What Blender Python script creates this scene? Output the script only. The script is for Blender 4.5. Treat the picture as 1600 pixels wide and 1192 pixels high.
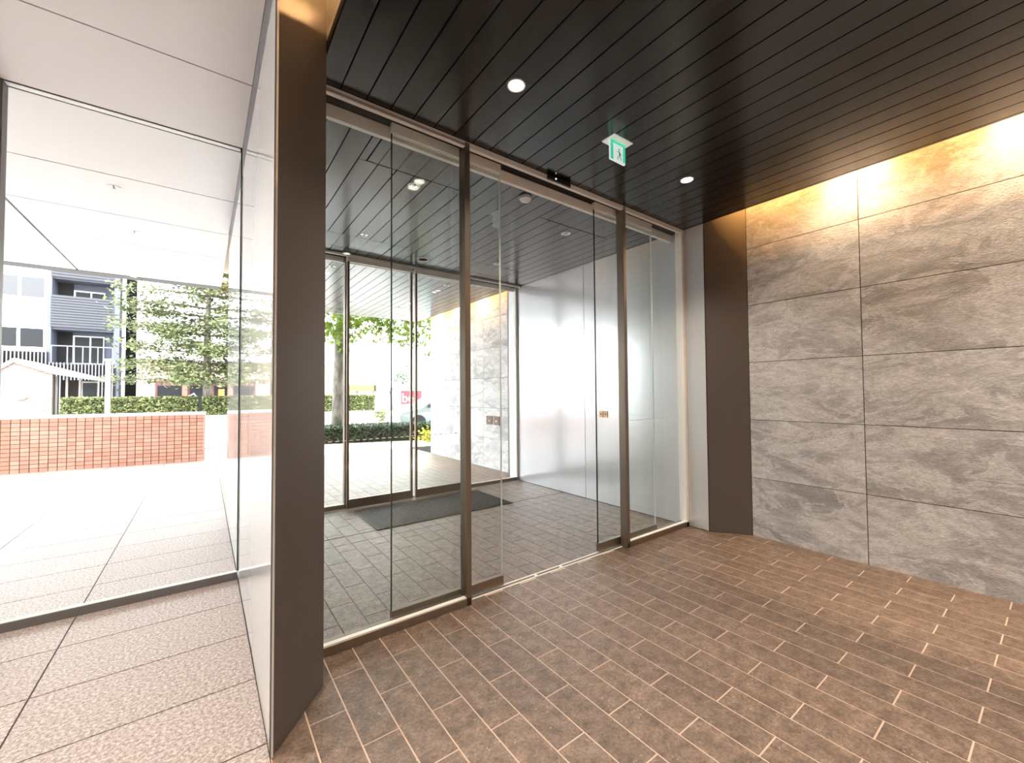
import bpy, bmesh, math, random
from mathutils import Vector, Matrix
random.seed(7)
sc = bpy.context.scene
for o in list(bpy.data.objects):
    bpy.data.objects.remove(o)
COL = sc.collection

# ------------------------------------------------------------------ camera
cam_d = bpy.data.cameras.new('camera'); cam = bpy.data.objects.new('camera', cam_d); COL.objects.link(cam)
yaw, pit, rol = math.radians(36.60116), math.radians(1.55536), math.radians(-0.41892)
fw = Vector((math.sin(yaw)*math.cos(pit), math.cos(yaw)*math.cos(pit), math.sin(pit)))
rt0 = Vector((math.cos(yaw), -math.sin(yaw), 0)); up0 = rt0.cross(fw)
rt = math.cos(rol)*rt0 + math.sin(rol)*up0; up = -math.sin(rol)*rt0 + math.cos(rol)*up0
M = Matrix(((rt.x, up.x, -fw.x, 0), (rt.y, up.y, -fw.y, 0), (rt.z, up.z, -fw.z, 1.5), (0, 0, 0, 1)))
cam.matrix_world = M
cam_d.sensor_fit = 'HORIZONTAL'; cam_d.sensor_width = 36.0; cam_d.lens = 647.705/1600*36
cam_d.clip_start = 0.05; cam_d.clip_end = 400
sc.camera = cam

# ------------------------------------------------------------------ light of the day, exposure
world = bpy.data.worlds.new('hazy_sky'); sc.world = world; world.use_nodes = True
bg = world.node_tree.nodes['Background']
bg.inputs[0].default_value = (0.93, 0.97, 1.0, 1); bg.inputs[1].default_value = 13.0
sun_d = bpy.data.lights.new('sun', 'SUN'); sun = bpy.data.objects.new('sun', sun_d); COL.objects.link(sun)
sun_d.energy = 7.0; sun_d.angle = math.radians(3); sun_d.color = (1, 0.95, 0.88)
_el = math.radians(52); _sd = Vector((0.30, 1.0, 0)).normalized()*math.cos(_el) + Vector((0, 0, -math.sin(_el)))
sun.rotation_euler = _sd.to_track_quat('-Z', 'Y').to_euler()
sc.view_settings.view_transform = 'Standard'; sc.view_settings.look = 'None'
sc.view_settings.exposure = 0.0; sc.view_settings.gamma = 1.0; sc.view_settings.use_curve_mapping = False
sc.cycles.transparent_max_bounces = 24
WARM = (1.0, 0.56, 0.22)
WARMW = (1.0, 0.85, 0.70)

# ------------------------------------------------------------------ helpers
def tag(o, label=None, cat=None, group=None, kind=None):
    if label: o['label'] = label
    if cat: o['category'] = cat
    if group: o['group'] = group
    if kind: o['kind'] = kind
    return o
WL = {}                                     # world location of things without rotation
def empty(name, loc=(0, 0, 0), label=None, cat=None, group=None, kind=None):
    o = bpy.data.objects.new(name, None); COL.objects.link(o); o.location = loc; o.empty_display_size = 0.1
    WL[o.name] = Vector(loc)
    return tag(o, label, cat, group, kind)
CACHE = {}
def box_mesh(sx, sy, sz, mat, bev=0.0):
    k = (round(sx, 4), round(sy, 4), round(sz, 4), mat.name, round(bev, 4))
    if k in CACHE: return CACHE[k]
    bm = bmesh.new(); bmesh.ops.create_cube(bm, size=1.0)
    bmesh.ops.scale(bm, vec=(sx, sy, sz), verts=bm.verts)
    if bev > 0:
        bmesh.ops.bevel(bm, geom=bm.edges[:], offset=bev, segments=1, affect='EDGES')
    me = bpy.data.meshes.new('box'); bm.to_mesh(me); bm.free(); me.materials.append(mat)
    CACHE[k] = me
    return me
def link(name, me, loc, parent=None):
    o = bpy.data.objects.new(name, me); COL.objects.link(o)
    loc = Vector(loc)
    if parent is not None:
        o.parent = parent
        o.location = loc - WL.get(parent.name, Vector())
    else:
        o.location = loc
    WL[o.name] = loc
    return o
def box(name, lo, hi, mat, parent=None, bev=0.0):
    lo = Vector([min(a, b) for a, b in zip(lo, hi)]) if True else lo
    hi = Vector(hi); s = hi - lo
    return link(name, box_mesh(abs(s.x), abs(s.y), abs(s.z), mat, bev), (lo + hi)/2, parent)
def poly(name, verts, faces, mat, parent=None, smooth=False, loc=(0, 0, 0)):
    me = bpy.data.meshes.new(name); me.from_pydata([tuple(v) for v in verts], [], faces); me.validate(); me.update()
    bm = bmesh.new(); bm.from_mesh(me); bmesh.ops.recalc_face_normals(bm, faces=bm.faces); bm.to_mesh(me); bm.free()
    me.materials.append(mat)
    if smooth:
        for p_ in me.polygons: p_.use_smooth = True
    return link(name, me, loc, parent)
def prism_data(pts, z0, z1):
    n = len(pts)
    v = [(x, y, z0) for x, y in pts] + [(x, y, z1) for x, y in pts]
    f = [tuple(range(n))[::-1], tuple(range(n, 2*n))] + [(i, (i+1) % n, n+(i+1) % n, n+i) for i in range(n)]
    return v, f
def prism(name, pts, z0, z1, mat, parent=None):
    cx = sum(p_[0] for p_ in pts)/len(pts); cy = sum(p_[1] for p_ in pts)/len(pts)
    v, f = prism_data([(x-cx, y-cy) for x, y in pts], 0, z1-z0)
    return poly(name, v, f, mat, parent, loc=(cx, cy, z0))
def vpanel(name, a, b, n, t, z0, z1, mat, parent=None):
    return prism(name, [a, b, (b[0]+n[0]*t, b[1]+n[1]*t), (a[0]+n[0]*t, a[1]+n[1]*t)], z0, z1, mat, parent)
def lathe(name, prof, mat, loc, parent=None, seg=20, rot=None):
    v, f = [], []
    for r, z in prof:
        for i in range(seg):
            a = 2*math.pi*i/seg; v.append((r*math.cos(a), r*math.sin(a), z))
    for j in range(len(prof)-1):
        for i in range(seg):
            f.append((j*seg+i, j*seg+(i+1) % seg, (j+1)*seg+(i+1) % seg, (j+1)*seg+i))
    if prof[0][0] > 1e-6: f.append(tuple(range(seg))[::-1])
    if prof[-1][0] > 1e-6: f.append(tuple(range((len(prof)-1)*seg, len(prof)*seg)))
    if rot is not None: v = [tuple(rot @ Vector(q)) for q in v]
    return poly(name, v, f, mat, parent, smooth=False, loc=loc)
def tube(name, pts, radii, mat, parent=None, seg=8, loc=(0, 0, 0)):
    v, f = [], []
    pts = [Vector(q) for q in pts]
    for i, q in enumerate(pts):
        d = (pts[min(i+1, len(pts)-1)] - pts[max(i-1, 0)]).normalized()
        a = d.orthogonal().normalized() if abs(d.z) < 0.9 else d.cross(Vector((1, 0, 0))).normalized()
        b = d.cross(a)
        for k in range(seg):
            t = 2*math.pi*k/seg; v.append(q + (a*math.cos(t) + b*math.sin(t))*radii[i])
    for i in range(len(pts)-1):
        for k in range(seg):
            f.append((i*seg+k, i*seg+(k+1) % seg, (i+1)*seg+(k+1) % seg, (i+1)*seg+k))
    f.append(tuple(range(seg))[::-1]); f.append(tuple(range((len(pts)-1)*seg, len(pts)*seg)))
    return poly(name, v, f, mat, parent, smooth=True, loc=loc)
class MB:                                   # collects boxes / polys for joined far-away pieces
    def __init__(s): s.v = []; s.f = []
    def box(s, lo, hi):
        b = len(s.v); x0, y0, z0 = lo; x1, y1, z1 = hi
        s.v += [(x0, y0, z0), (x1, y0, z0), (x1, y1, z0), (x0, y1, z0), (x0, y0, z1), (x1, y0, z1), (x1, y1, z1), (x0, y1, z1)]
        s.f += [tuple(b+i for i in q) for q in ((3, 2, 1, 0), (4, 5, 6, 7), (0, 1, 5, 4), (1, 2, 6, 5), (2, 3, 7, 6), (3, 0, 4, 7))]
    def build(s, name, mat, parent=None, loc=(0, 0, 0)): return poly(name, s.v, s.f, mat, parent, loc=loc)
def text_mesh(s, size, depth=0.01):
    c = bpy.data.curves.new('lettering', 'FONT'); c.body = s; c.size = size; c.extrude = depth; c.align_x = 'CENTER'; c.align_y = 'CENTER'
    o = bpy.data.objects.new('lettering', c); COL.objects.link(o)
    me = bpy.data.meshes.new_from_object(o.evaluated_get(bpy.context.evaluated_depsgraph_get()))
    bpy.data.objects.remove(o); return me
def lettering(name, s, size, mat, loc, parent, depth=0.008):
    me = text_mesh(s, size, depth); me.materials.clear(); me.materials.append(mat)
    o = link(name, me, loc, parent); o.rotation_euler = (math.pi/2, 0, 0); return o

# ------------------------------------------------------------------ materials
def mat(name, col=(0.5, 0.5, 0.5), rough=0.5, metal=0.0, spec=0.5, emit=None, estr=0.0, coat=0.0):
    m = bpy.data.materials.new(name); m.use_nodes = True
    b = m.node_tree.nodes['Principled BSDF']
    b.inputs['Base Color'].default_value = (*col, 1); b.inputs['Roughness'].default_value = rough
    b.inputs['Metallic'].default_value = metal; b.inputs['Specular IOR Level'].default_value = spec
    b.inputs['Coat Weight'].default_value = coat
    if emit: b.inputs['Emission Color'].default_value = (*emit, 1); b.inputs['Emission Strength'].default_value = estr
    return m
class N:                                     # tiny node builder
    def __init__(s, m): s.m = m; s.t = m.node_tree; s.b = s.t.nodes.get('Principled BSDF')
    def n(s, ty, **kw):
        x = s.t.nodes.new(ty)
        for k, v in kw.items():
            if k in x.inputs.keys(): x.inputs[k].default_value = v
            else: setattr(x, k, v)
        return x
    def l(s, a, b): s.t.links.new(a, b)
    def coord(s, which='Object', scale=(1, 1, 1)):
        c = s.n('ShaderNodeTexCoord'); mp = s.n('ShaderNodeMapping'); mp.inputs['Scale'].default_value = scale
        s.l(c.outputs[which], mp.inputs['Vector']); return mp.outputs[0]
    def world(s, scale=(1, 1, 1)):
        g = s.n('ShaderNodeNewGeometry'); mp = s.n('ShaderNodeMapping'); mp.inputs['Scale'].default_value = scale
        s.l(g.outputs['Position'], mp.inputs['Vector']); return mp.outputs[0]
    def noise(s, vec, scale, detail=4, rough=0.6, dist=0.0):
        x = s.n('ShaderNodeTexNoise', Scale=scale, Detail=detail, Roughness=rough, Distortion=dist); s.l(vec, x.inputs['Vector']); return x.outputs['Fac']
    def ramp(s, fac, stops):
        x = s.n('ShaderNodeValToRGB'); e = x.color_ramp.elements
        while len(e) < len(stops): e.new(0.5)
        for q, (p_, c) in zip(e, stops): q.position = p_; q.color = (*c, 1) if len(c) == 3 else c
        s.l(fac, x.inputs[0]); return x.outputs[0]
    def mix(s, fac, a, b, mode='MIX'):
        x = s.n('ShaderNodeMix', data_type='RGBA', blend_type=mode)
        if isinstance(fac, float): x.inputs[0].default_value = fac
        else: s.l(fac, x.inputs[0])
        for i, q in ((6, a), (7, b)):
            if isinstance(q, tuple): x.inputs[i].default_value = (*q, 1)
            else: s.l(q, x.inputs[i])
        return x.outputs[2]
    def bump(s, h, strength=0.3, dist=0.01):
        x = s.n('ShaderNodeBump', Strength=strength, Distance=dist); s.l(h, x.inputs['Height']); s.l(x.outputs[0], s.b.inputs['Normal'])
    def rnd(s):
        return s.n('ShaderNodeObjectInfo').outputs['Random']
def g3(v): return (v, v, v)

def make_tile():
    m = mat('brown_stone_tile', rough=0.4, spec=0.85); n = N(m); w = n.world()
    a = n.noise(w, 14, 6, 0.7); b = n.noise(w, 62, 4, 0.75)
    c = n.ramp(a, [(0.34, (0.088, 0.056, 0.038)), (0.5, (0.165, 0.112, 0.079)), (0.66, (0.245, 0.176, 0.13))])
    c2 = n.ramp(b, [(0.34, g3(0.55)), (0.62, g3(1.35))]); c = n.mix(1.0, c, c2, 'MULTIPLY')
    r = n.ramp(n.rnd(), [(0, g3(0.86)), (1, g3(1.12))]); c = n.mix(1.0, c, r, 'MULTIPLY')
    v = n.n('ShaderNodeTexVoronoi', Scale=42.0); n.l(w, v.inputs['Vector'])
    f = n.ramp(v.outputs['Distance'], [(0.10, g3(1)), (0.20, g3(0))])
    f2 = n.ramp(n.noise(w, 15, 2, 0.5), [(0.56, g3(0)), (0.66, g3(0.85))]); fm = n.mix(1.0, f, f2, 'MULTIPLY')
    c = n.mix(fm, c, (0.55, 0.5, 0.45)); n.l(c, n.b.inputs['Base Color'])
    n.l(n.ramp(n.noise(w, 70, 3, 0.7), [(0.35, g3(0.27)), (0.65, g3(0.5))]), n.b.inputs['Roughness'])
    n.bump(n.noise(w, 75, 4, 0.7), 0.8, 0.007)
    return m
def make_granite():
    m = mat('flamed_granite', rough=0.55, spec=0.4); n = N(m); w = n.world()
    a = n.noise(w, 66, 5, 0.8); c = n.ramp(a, [(0.36, (0.17, 0.132, 0.118)), (0.5, (0.38, 0.318, 0.29)), (0.63, (0.63, 0.57, 0.545))])
    r = n.ramp(n.rnd(), [(0, g3(0.94)), (1, g3(1.04))]); c = n.mix(1.0, c, r, 'MULTIPLY'); n.l(c, n.b.inputs['Base Color'])
    n.bump(a, 0.2, 0.004); return m
def make_stone():
    m = mat('split_face_stone', rough=0.6, spec=0.4); n = N(m)
    oi = n.n('ShaderNodeObjectInfo'); g = n.n('ShaderNodeNewGeometry')
    off = n.n('ShaderNodeVectorMath', operation='SCALE'); off.inputs[3].default_value = 17.0
    cx = n.n('ShaderNodeCombineXYZ'); n.l(oi.outputs['Random'], cx.inputs[0]); n.l(oi.outputs['Random'], cx.inputs[2]); n.l(cx.outputs[0], off.inputs[0])
    ad = n.n('ShaderNodeVectorMath', operation='ADD'); n.l(g.outputs['Position'], ad.inputs[0]); n.l(off.outputs[0], ad.inputs[1])
    rot = n.n('ShaderNodeMapping'); rot.inputs['Rotation'].default_value = (0.55, 0, 0); rot.inputs['Scale'].default_value = (1, 0.75, 1.7); n.l(ad.outputs[0], rot.inputs[0])
    w = rot.outputs[0]
    a = n.noise(w, 1.3, 8, 0.66, 0.7); b = n.noise(w, 2.6, 7, 0.68, 1.1); fine = n.noise(w, 60, 4, 0.75); mid = n.noise(w, 14, 6, 0.72, 0.3)
    c = n.ramp(a, [(0.35, (0.33, 0.32, 0.325)), (0.46, (0.43, 0.42, 0.425)), (0.55, (0.60, 0.59, 0.595)), (0.68, (0.44, 0.43, 0.435))])
    v = n.ramp(b, [(0.49, g3(0)), (0.54, g3(0.6)), (0.63, g3(0.1))]); c = n.mix(v, c, (0.78, 0.765, 0.765))
    c2 = n.ramp(mid, [(0.3, g3(0.82)), (0.6, g3(1.08))]); c = n.mix(1.0, c, c2, 'MULTIPLY')
    c2 = n.ramp(fine, [(0.32, g3(0.75)), (0.62, g3(1.12))]); c = n.mix(1.0, c, c2, 'MULTIPLY')
    n.l(c, n.b.inputs['Base Color'])
    h = n.n('ShaderNodeMath', operation='MULTIPLY_ADD'); n.l(mid, h.inputs[0]); h.inputs[1].default_value = 0.5; n.l(fine, h.inputs[2]); n.bump(h.outputs[0], 0.8, 0.010)
    return m
def make_plank():
    m = mat('charcoal_ceiling_board', (0.01, 0.01, 0.01), 0.3, 0.0, 0.85); n = N(m); w = n.world((20, 1.2, 20))
    a = n.noise(w, 3, 4, 0.6); n.l(n.ramp(a, [(0.3, (0.0065, 0.0062, 0.006)), (0.7, (0.0095, 0.009, 0.0085))]), n.b.inputs['Base Color'])
    n.l(n.ramp(a, [(0.3, g3(0.19)), (0.7, g3(0.24))]), n.b.inputs['Roughness']); return m
def make_gloss_panel(name, col, rough, metal, streak):
    m = mat(name, col, rough, metal, 0.55); n = N(m); w = n.world((1.2, 1.2, 22))
    a = n.noise(w, 2.5, 3, 0.5)
    if streak: n.bump(a, streak, 0.01)
    return m
def make_glass(name, tint, edge=False):
    m = bpy.data.materials.new(name); m.use_nodes = True; n = N(m); t = n.t; t.nodes.remove(n.b)
    out = t.nodes['Material Output']
    tr = n.n('ShaderNodeBsdfTransparent'); tr.inputs[0].default_value = (*tint, 1)
    gl = n.n('ShaderNodeBsdfGlossy'); gl.inputs['Color'].default_value = (0.95, 1, 0.98, 1); gl.inputs['Roughness'].default_value = 0.0
    g = n.n('ShaderNodeNewGeometry'); dt_ = n.n('ShaderNodeVectorMath', operation='DOT_PRODUCT'); n.l(g.outputs['Incoming'], dt_.inputs[0]); n.l(g.outputs['Normal'], dt_.inputs[1])
    ab = n.n('ShaderNodeMath', operation='ABSOLUTE'); n.l(dt_.outputs['Value'], ab.inputs[0])
    om = n.n('ShaderNodeMath', operation='SUBTRACT'); om.inputs[0].default_value = 1.0; n.l(ab.outputs[0], om.inputs[1])
    pw = n.n('ShaderNodeMath', operation='POWER'); n.l(om.outputs[0], pw.inputs[0]); pw.inputs[1].default_value = 5.0
    fr = n.n('ShaderNodeMath', operation='MULTIPLY_ADD'); n.l(pw.outputs[0], fr.inputs[0]); fr.inputs[1].default_value = 0.94; fr.inputs[2].default_value = 0.035
    mx = n.n('ShaderNodeMixShader')
    n.l(fr.outputs[0], mx.inputs[0]); n.l(tr.outputs[0], mx.inputs[1]); n.l(gl.outputs[0], mx.inputs[2]); n.l(mx.outputs[0], out.inputs[0])
    return m
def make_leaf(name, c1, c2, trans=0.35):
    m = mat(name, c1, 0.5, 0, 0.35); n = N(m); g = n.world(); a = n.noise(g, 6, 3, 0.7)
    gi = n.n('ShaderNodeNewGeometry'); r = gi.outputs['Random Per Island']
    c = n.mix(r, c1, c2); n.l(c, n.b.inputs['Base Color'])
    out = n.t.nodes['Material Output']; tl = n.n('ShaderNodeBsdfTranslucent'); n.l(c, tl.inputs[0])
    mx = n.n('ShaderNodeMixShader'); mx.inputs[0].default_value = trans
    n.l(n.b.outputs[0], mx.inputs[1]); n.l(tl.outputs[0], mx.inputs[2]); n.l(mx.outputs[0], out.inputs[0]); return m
def make_bark(name, c1, c2, sc_=(6, 6, 1.5)):
    m = mat(name, c1, 0.85, 0, 0.2); n = N(m); a = n.noise(n.world(sc_), 2.5, 4, 0.65)
    n.l(n.ramp(a, [(0.4, c1), (0.6, c2)]), n.b.inputs['Base Color']); n.bump(a, 0.4, 0.02); return m
def make_brickwall(name, c1, c2, mortar, sx, sz):
    m = mat(name, c1, 0.8); n = N(m); g = n.n('ShaderNodeNewGeometry'); sp = n.n('ShaderNodeSeparateXYZ'); n.l(g.outputs['Position'], sp.inputs[0])
    cb = n.n('ShaderNodeCombineXYZ'); ad = n.n('ShaderNodeMath', operation='ADD'); n.l(sp.outputs[0], ad.inputs[0]); n.l(sp.outputs[1], ad.inputs[1])
    n.l(ad.outputs[0], cb.inputs[0]); n.l(sp.outputs[2], cb.inputs[1])
    b = n.n('ShaderNodeTexBrick', Scale=1.0); n.l(cb.outputs[0], b.inputs['Vector'])
    b.inputs['Color1'].default_value = (*c1, 1); b.inputs['Color2'].default_value = (*c2, 1); b.inputs['Mortar'].default_value = (*mortar, 1)
    b.inputs['Brick Width'].default_value = sx; b.inputs['Row Height'].default_value = sz; b.inputs['Mortar Size'].default_value = 0.012
    n.l(b.outputs['Color'], n.b.inputs['Base Color']); return m

M_TILE = make_tile(); M_GROUT = mat('light_grout', (0.62, 0.47, 0.385), 0.8)
M_GROUTD = mat('dimmed_grout', (0.12, 0.095, 0.08), 0.8)  # weaker reflection of the joints past the inner doors, put into a darker colour
M_GRAN = make_granite(); M_GJOINT = mat('paver_joint', (0.07, 0.055, 0.05), 0.9)
M_STONE = make_stone(); M_DARKJ = mat('dark_joint', (0.03, 0.028, 0.026), 0.9)
M_PLANK = make_plank(); M_BLACK = mat('black_void', (0.006, 0.006, 0.006), 0.8)
M_WPANEL = make_gloss_panel('polished_white_panel', (0.64, 0.65, 0.66), 0.02, 0.0, 0.0)
M_VPANEL = make_gloss_panel('satin_white_panel', (0.72, 0.74, 0.76), 0.2, 0.35, 0.02)
M_SPLAY = mat('bronze_grey_panel', (0.135, 0.117, 0.108), 0.36, 0.3, 0.4)
M_CEILW = mat('white_aluminium_ceiling_panel', (0.68, 0.655, 0.65), 0.38, 0.0, 0.5)
M_ALU = mat('satin_aluminium', (0.88, 0.86, 0.82), 0.45, 0.0)
M_BRONZE = mat('bronze_stainless', (0.30, 0.25, 0.205), 0.34, 0.9)
M_TOPCH = mat('grey_ribbed_channel', (0.15, 0.15, 0.155), 0.5, 0.2)
M_CHAN = mat('grey_channel', (0.20, 0.20, 0.20), 0.45, 0.6)
M_EDGE = mat('dark_grey_edge', (0.055, 0.055, 0.058), 0.6)
M_POSTD = mat('dark_post', (0.10, 0.085, 0.08), 0.4, 0.4)
M_GLASS = make_glass('clear_glass', (0.98, 0.992, 0.986))
M_GEDGE = mat('glass_edge_dark', (0.012, 0.02, 0.018), 0.2)
M_GEDGEW = mat('glass_edge_lit', (0.75, 0.82, 0.78), 0.2)  # pale copy of the glass edge, with the light on it in the colour
M_DOT = mat('white_film', (0.85, 0.85, 0.85), 0.6)
M_MAT = mat('black_rubber', (0.014, 0.015, 0.015), 0.55)
M_COVE = mat('cove_white_paint', (0.8, 0.76, 0.7), 0.7)
M_STRIP = mat('warm_led', (1, 0.8, 0.5), 0.5, emit=(1.0, 0.50, 0.13), estr=230.0)
M_STRIPL = mat('warm_led_bright', (1, 0.8, 0.5), 0.5, emit=WARM, estr=120.0)
M_LAMP = mat('lamp_lens', (1, 1, 1), 0.4, emit=(1.0, 0.9, 0.78), estr=14.0)
M_LAMPO = mat('lamp_lens_dim', (0.25, 0.25, 0.25), 0.15, 0.8, emit=(1.0, 0.9, 0.78), estr=0.25)
M_RING = mat('lamp_ring_white', (0.8, 0.8, 0.78), 0.4)
M_RINGD = mat('lamp_baffle_dark', (0.05, 0.05, 0.05), 0.4)
M_GREYP = mat('grey_plastic', (0.35, 0.35, 0.35), 0.5)
M_BRASS = mat('brass_plate', (0.42, 0.27, 0.15), 0.38, 0.6)
M_BROWNPL = mat('brown_plate', (0.10, 0.05, 0.035), 0.4, 0.4)
M_BRICK = mat('salmon_brick', (0.66, 0.31, 0.21), 0.75); 
_n = N(M_BRICK); _n.l(_n.mix(_n.rnd(), (0.58, 0.285, 0.20), (0.70, 0.40, 0.305)), _n.b.inputs['Base Color'])
M_MORTAR = mat('brown_mortar', (0.15, 0.075, 0.06), 0.9)
M_COPING = mat('pale_coping', (0.62, 0.58, 0.57), 0.7)
M_CONC = mat('pale_pavement', (0.62, 0.59, 0.57), 0.8)
M_ASPH = mat('asphalt', (0.22, 0.22, 0.22), 0.85)

# ------------------------------------------------------------------ key dimensions (metres)
XL, XV0, XV1, XS = 0.236, 0.508, 4.357, 4.60
XC = (XV0+XV1)/2
Y1, Y2 = 2.57, 5.63
HC, HL = 3.33, 3.55
YB = -4.0                                    # back wall of the lobby
YE = 9.85                                    # front edge of the soffits
HCAP = 3.92

# ================================================================== STRUCTURE
# ---- floors with tiles
PX, PY = 0.1611, 0.5172
def tile_floor(label, x0, x1, y0, y1, grout, ranges, cuts=None):
    fl = box('floor', (x0, y0, -0.30), (x1, y1, -0.0015), grout)
    tag(fl, label, 'floor', kind='structure')
    k0 = math.floor((x0-0.719)/PX)-1
    for k in range(k0, k0+60):
        a = 0.719+k*PX; b = a+PX
        a = max(a, x0); b = min(b, x1)
        if b-a < 0.008: continue
        ph = 2.095 if k % 2 == 0 else 2.3536
        for (ra, rb, mode) in ranges:
            if mode == 'row':
                ys = [ra, rb]
            else:
                n0 = math.ceil((ra-ph)/PY - 1e-6); ys = [ra]
                while ph+n0*PY < rb-1e-6:
                    if ph+n0*PY > ra+0.02: ys.append(ph+n0*PY)
                    n0 += 1
                ys.append(rb)
            for c, d in zip(ys[:-1], ys[1:]):
                if d-c < 0.03: continue
                box('tile', (a+0.0035, c+0.0035, -0.03), (b-0.0035, d-0.0035, 0), M_TILE, fl)
    return fl
tile_floor('brown stone tile floor of the lobby with pale running joints', XL, XS, YB, Y1+0.06, M_GROUT, [(-2.4, Y1+0.06, 'run')])
tile_floor('brown stone tile floor of the vestibule under the black mat', XV0, XV1, Y1+0.12, Y2-0.02, M_GROUTD, [(Y1+0.12, 4.345, 'run'), (4.345, 4.575, 'row'), (4.595, Y2-0.02, 'run')])
tile_floor('stone tile floor under the dark outer soffit, leading outdoors', XL, XS, Y2+0.14, 11.0, M_GROUTD, [(Y2+0.14, 11.0, 'run')])
fl = tag(box('floor', (-5.15, YB, -0.30), (XL, 14.7, -0.004), M_GJOINT), 'pinkish granite paver floor on the left running out to the plaza', 'floor', kind='structure')
yk = 2.611-0.509*9
while yk < 14.1:
    xb = XL
    for xa in (-0.684, -1.594, -2.504, -3.414, -4.324, -5.15):
        box('paver', (xa+0.004, yk+0.004, -0.05), (xb-0.004, yk+0.505, 0), M_GRAN, fl); xb = xa
    yk += 0.509
tag(box('floor', (XL, 11.0, -0.30), (16.0, 14.7, -0.002), M_CONC), 'pale plaza pavement in front of the low dark hedge', 'pavement', kind='structure')
tag(box('floor', (-30.0, 14.7, -0.30), (40, 26.0, -0.002), M_CONC), 'pale pavement beyond the brick wall, around the raised planters', 'pavement', kind='structure')
tag(box('floor', (-60.0, 26.0, -0.32), (70, 90.0, -0.02), M_ASPH), 'grey street surface in front of the shops', 'street', kind='structure')
tag(box('floor', (-30.0, -4.0, -0.32), (-5.15, 14.7, -0.006), M_CONC), 'pale plaza pavement left of the granite pavers', 'pavement', kind='structure')

tag(box('floor', (-30, -10, -0.6), (40, 30, -0.30), M_DARKJ), 'concrete base slab under the floors', 'slab', kind='structure')
# ---- dark plank ceilings
BP = 0.1535
def rect_sub(r, h):
    x0, x1, y0, y1 = r; a, b, c, d = h
    if b <= x0 or a >= x1 or d <= y0 or c >= y1: return [r]
    out = []
    if c > y0: out.append((x0, x1, y0, c))
    if d < y1: out.append((x0, x1, d, y1))
    yy0, yy1 = max(y0, c), min(y1, d)
    if a > x0: out.append((x0, a, yy0, yy1))
    if b < x1: out.append((b, x1, yy0, yy1))
    return [q for q in out if q[1]-q[0] > 0.012 and q[3]-q[2] > 0.012]
def plank_ceiling(label, y0, y1, hatches):
    ce = box('ceiling', (XV0, y0, HC+0.014), (XV1, y1, HC+0.06), M_BLACK)
    tag(ce, label, 'ceiling', kind='structure')
    x = 0.6365-BP
    while x < XV1-0.02:
        a, b = max(x, XV0), min(x+BP, XV1)
        rs = [(a, b, y0, y1)]
        for h in hatches:
            rs = [q for r in rs for q in rect_sub(r, h)]
        for (p0, p1, q0, q1) in rs:
            box('plank', (p0+0.0045, q0+0.004, HC), (p1-0.0045, q1-0.004, HC+0.016), M_PLANK, ce)
        x += BP
    return ce
HT = [(1.005, 1.885, 2.80, 3.25), (2.895, 3.785, 2.81, 3.26), (0.985, 1.872, 4.92, 5.37), (2.95, 3.785, 4.92, 5.36)]
plank_ceiling('dark charcoal plank ceiling of the lobby holding the exit sign', YB, Y1, [])
plank_ceiling('dark charcoal plank ceiling of the vestibule with four access hatches', Y1, Y2, HT)
plank_ceiling('dark charcoal plank soffit outside the far sliding doors', Y2, YE, [])
HLAB = ['ceiling access hatch nearest the left post of the inner doors', 'ceiling access hatch above the right-hand inner sliding door',
        'ceiling access hatch next to the far doors, on the left', 'ceiling access hatch next to the far doors, by the right corner']
for h, lb in zip(HT, HLAB):
    t = empty('ceiling_hatch', ((h[0]+h[1])/2, (h[2]+h[3])/2, HC), lb, 'hatch', 'ceiling hatches in the vestibule')
    x = 0.6365-BP
    while x < XV1:
        a, b = max(x, h[0]+0.005), min(x+BP, h[1]-0.005)
        if b-a > 0.012: box('plank', (a+0.002, h[2]+0.008, HC+0.001), (b-0.002, h[3]-0.008, HC+0.0135), M_PLANK, t)
        x += BP

# ---- white panel ceiling on the left
ce = tag(box('ceiling', (-7.0, YB, HL+0.02), (XL-0.006, 9.57, HL+0.10), M_BLACK), 'white metal panel ceiling on the left, continuing outside as a soffit', 'ceiling', kind='structure')
ys = [YB, -2.51, -1.37, -0.23, 0.91, 2.05, 3.19, 4.06]
for a, b in zip(ys[:-1], ys[1:]):
    box('ceiling_panel', (-6.99, a+0.006, HL), (XL-0.001, b-0.006, HL+0.022), M_CEILW, ce)
ys = [4.135, 5.26, 6.39, 7.555, 8.57, 9.57]
for a, b in zip(ys[:-1], ys[1:]):
    xs_ = [-6.9, -4.2, -1.672, XL-0.001]
    for c, d in zip(xs_[:-1], xs_[1:]):
        e0 = 0.004 if a > 6 else 0.0
        box('ceiling_panel', (c+0.012*(a > 6), a+0.008, HL), (d-0.012*(a > 6)*(d < 0), b-0.008, HL+0.022), M_CEILW, ce)
t = tag(box('trim_1', (-7.0, 9.57, HL+0.01), (XL-0.006, YE, HL+0.30), M_CHAN), 'grey metal edge strip along the front of the white soffit', 'trim', kind='structure')
for c, d in ((-7.0, -4.2), (-4.2, -0.895), (-0.885, XL-0.006)):
    box('edge_panel', (c, 9.575, HL-0.004), (d, YE+0.004, HL+0.05), M_EDGE, t)
t = tag(box('trim_2', (XV0, YE, HC), (XV1, YE+0.05, HC+0.5), M_GREYP), 'grey fascia at the outer end of the dark soffit', 'trim', kind='structure')

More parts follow.
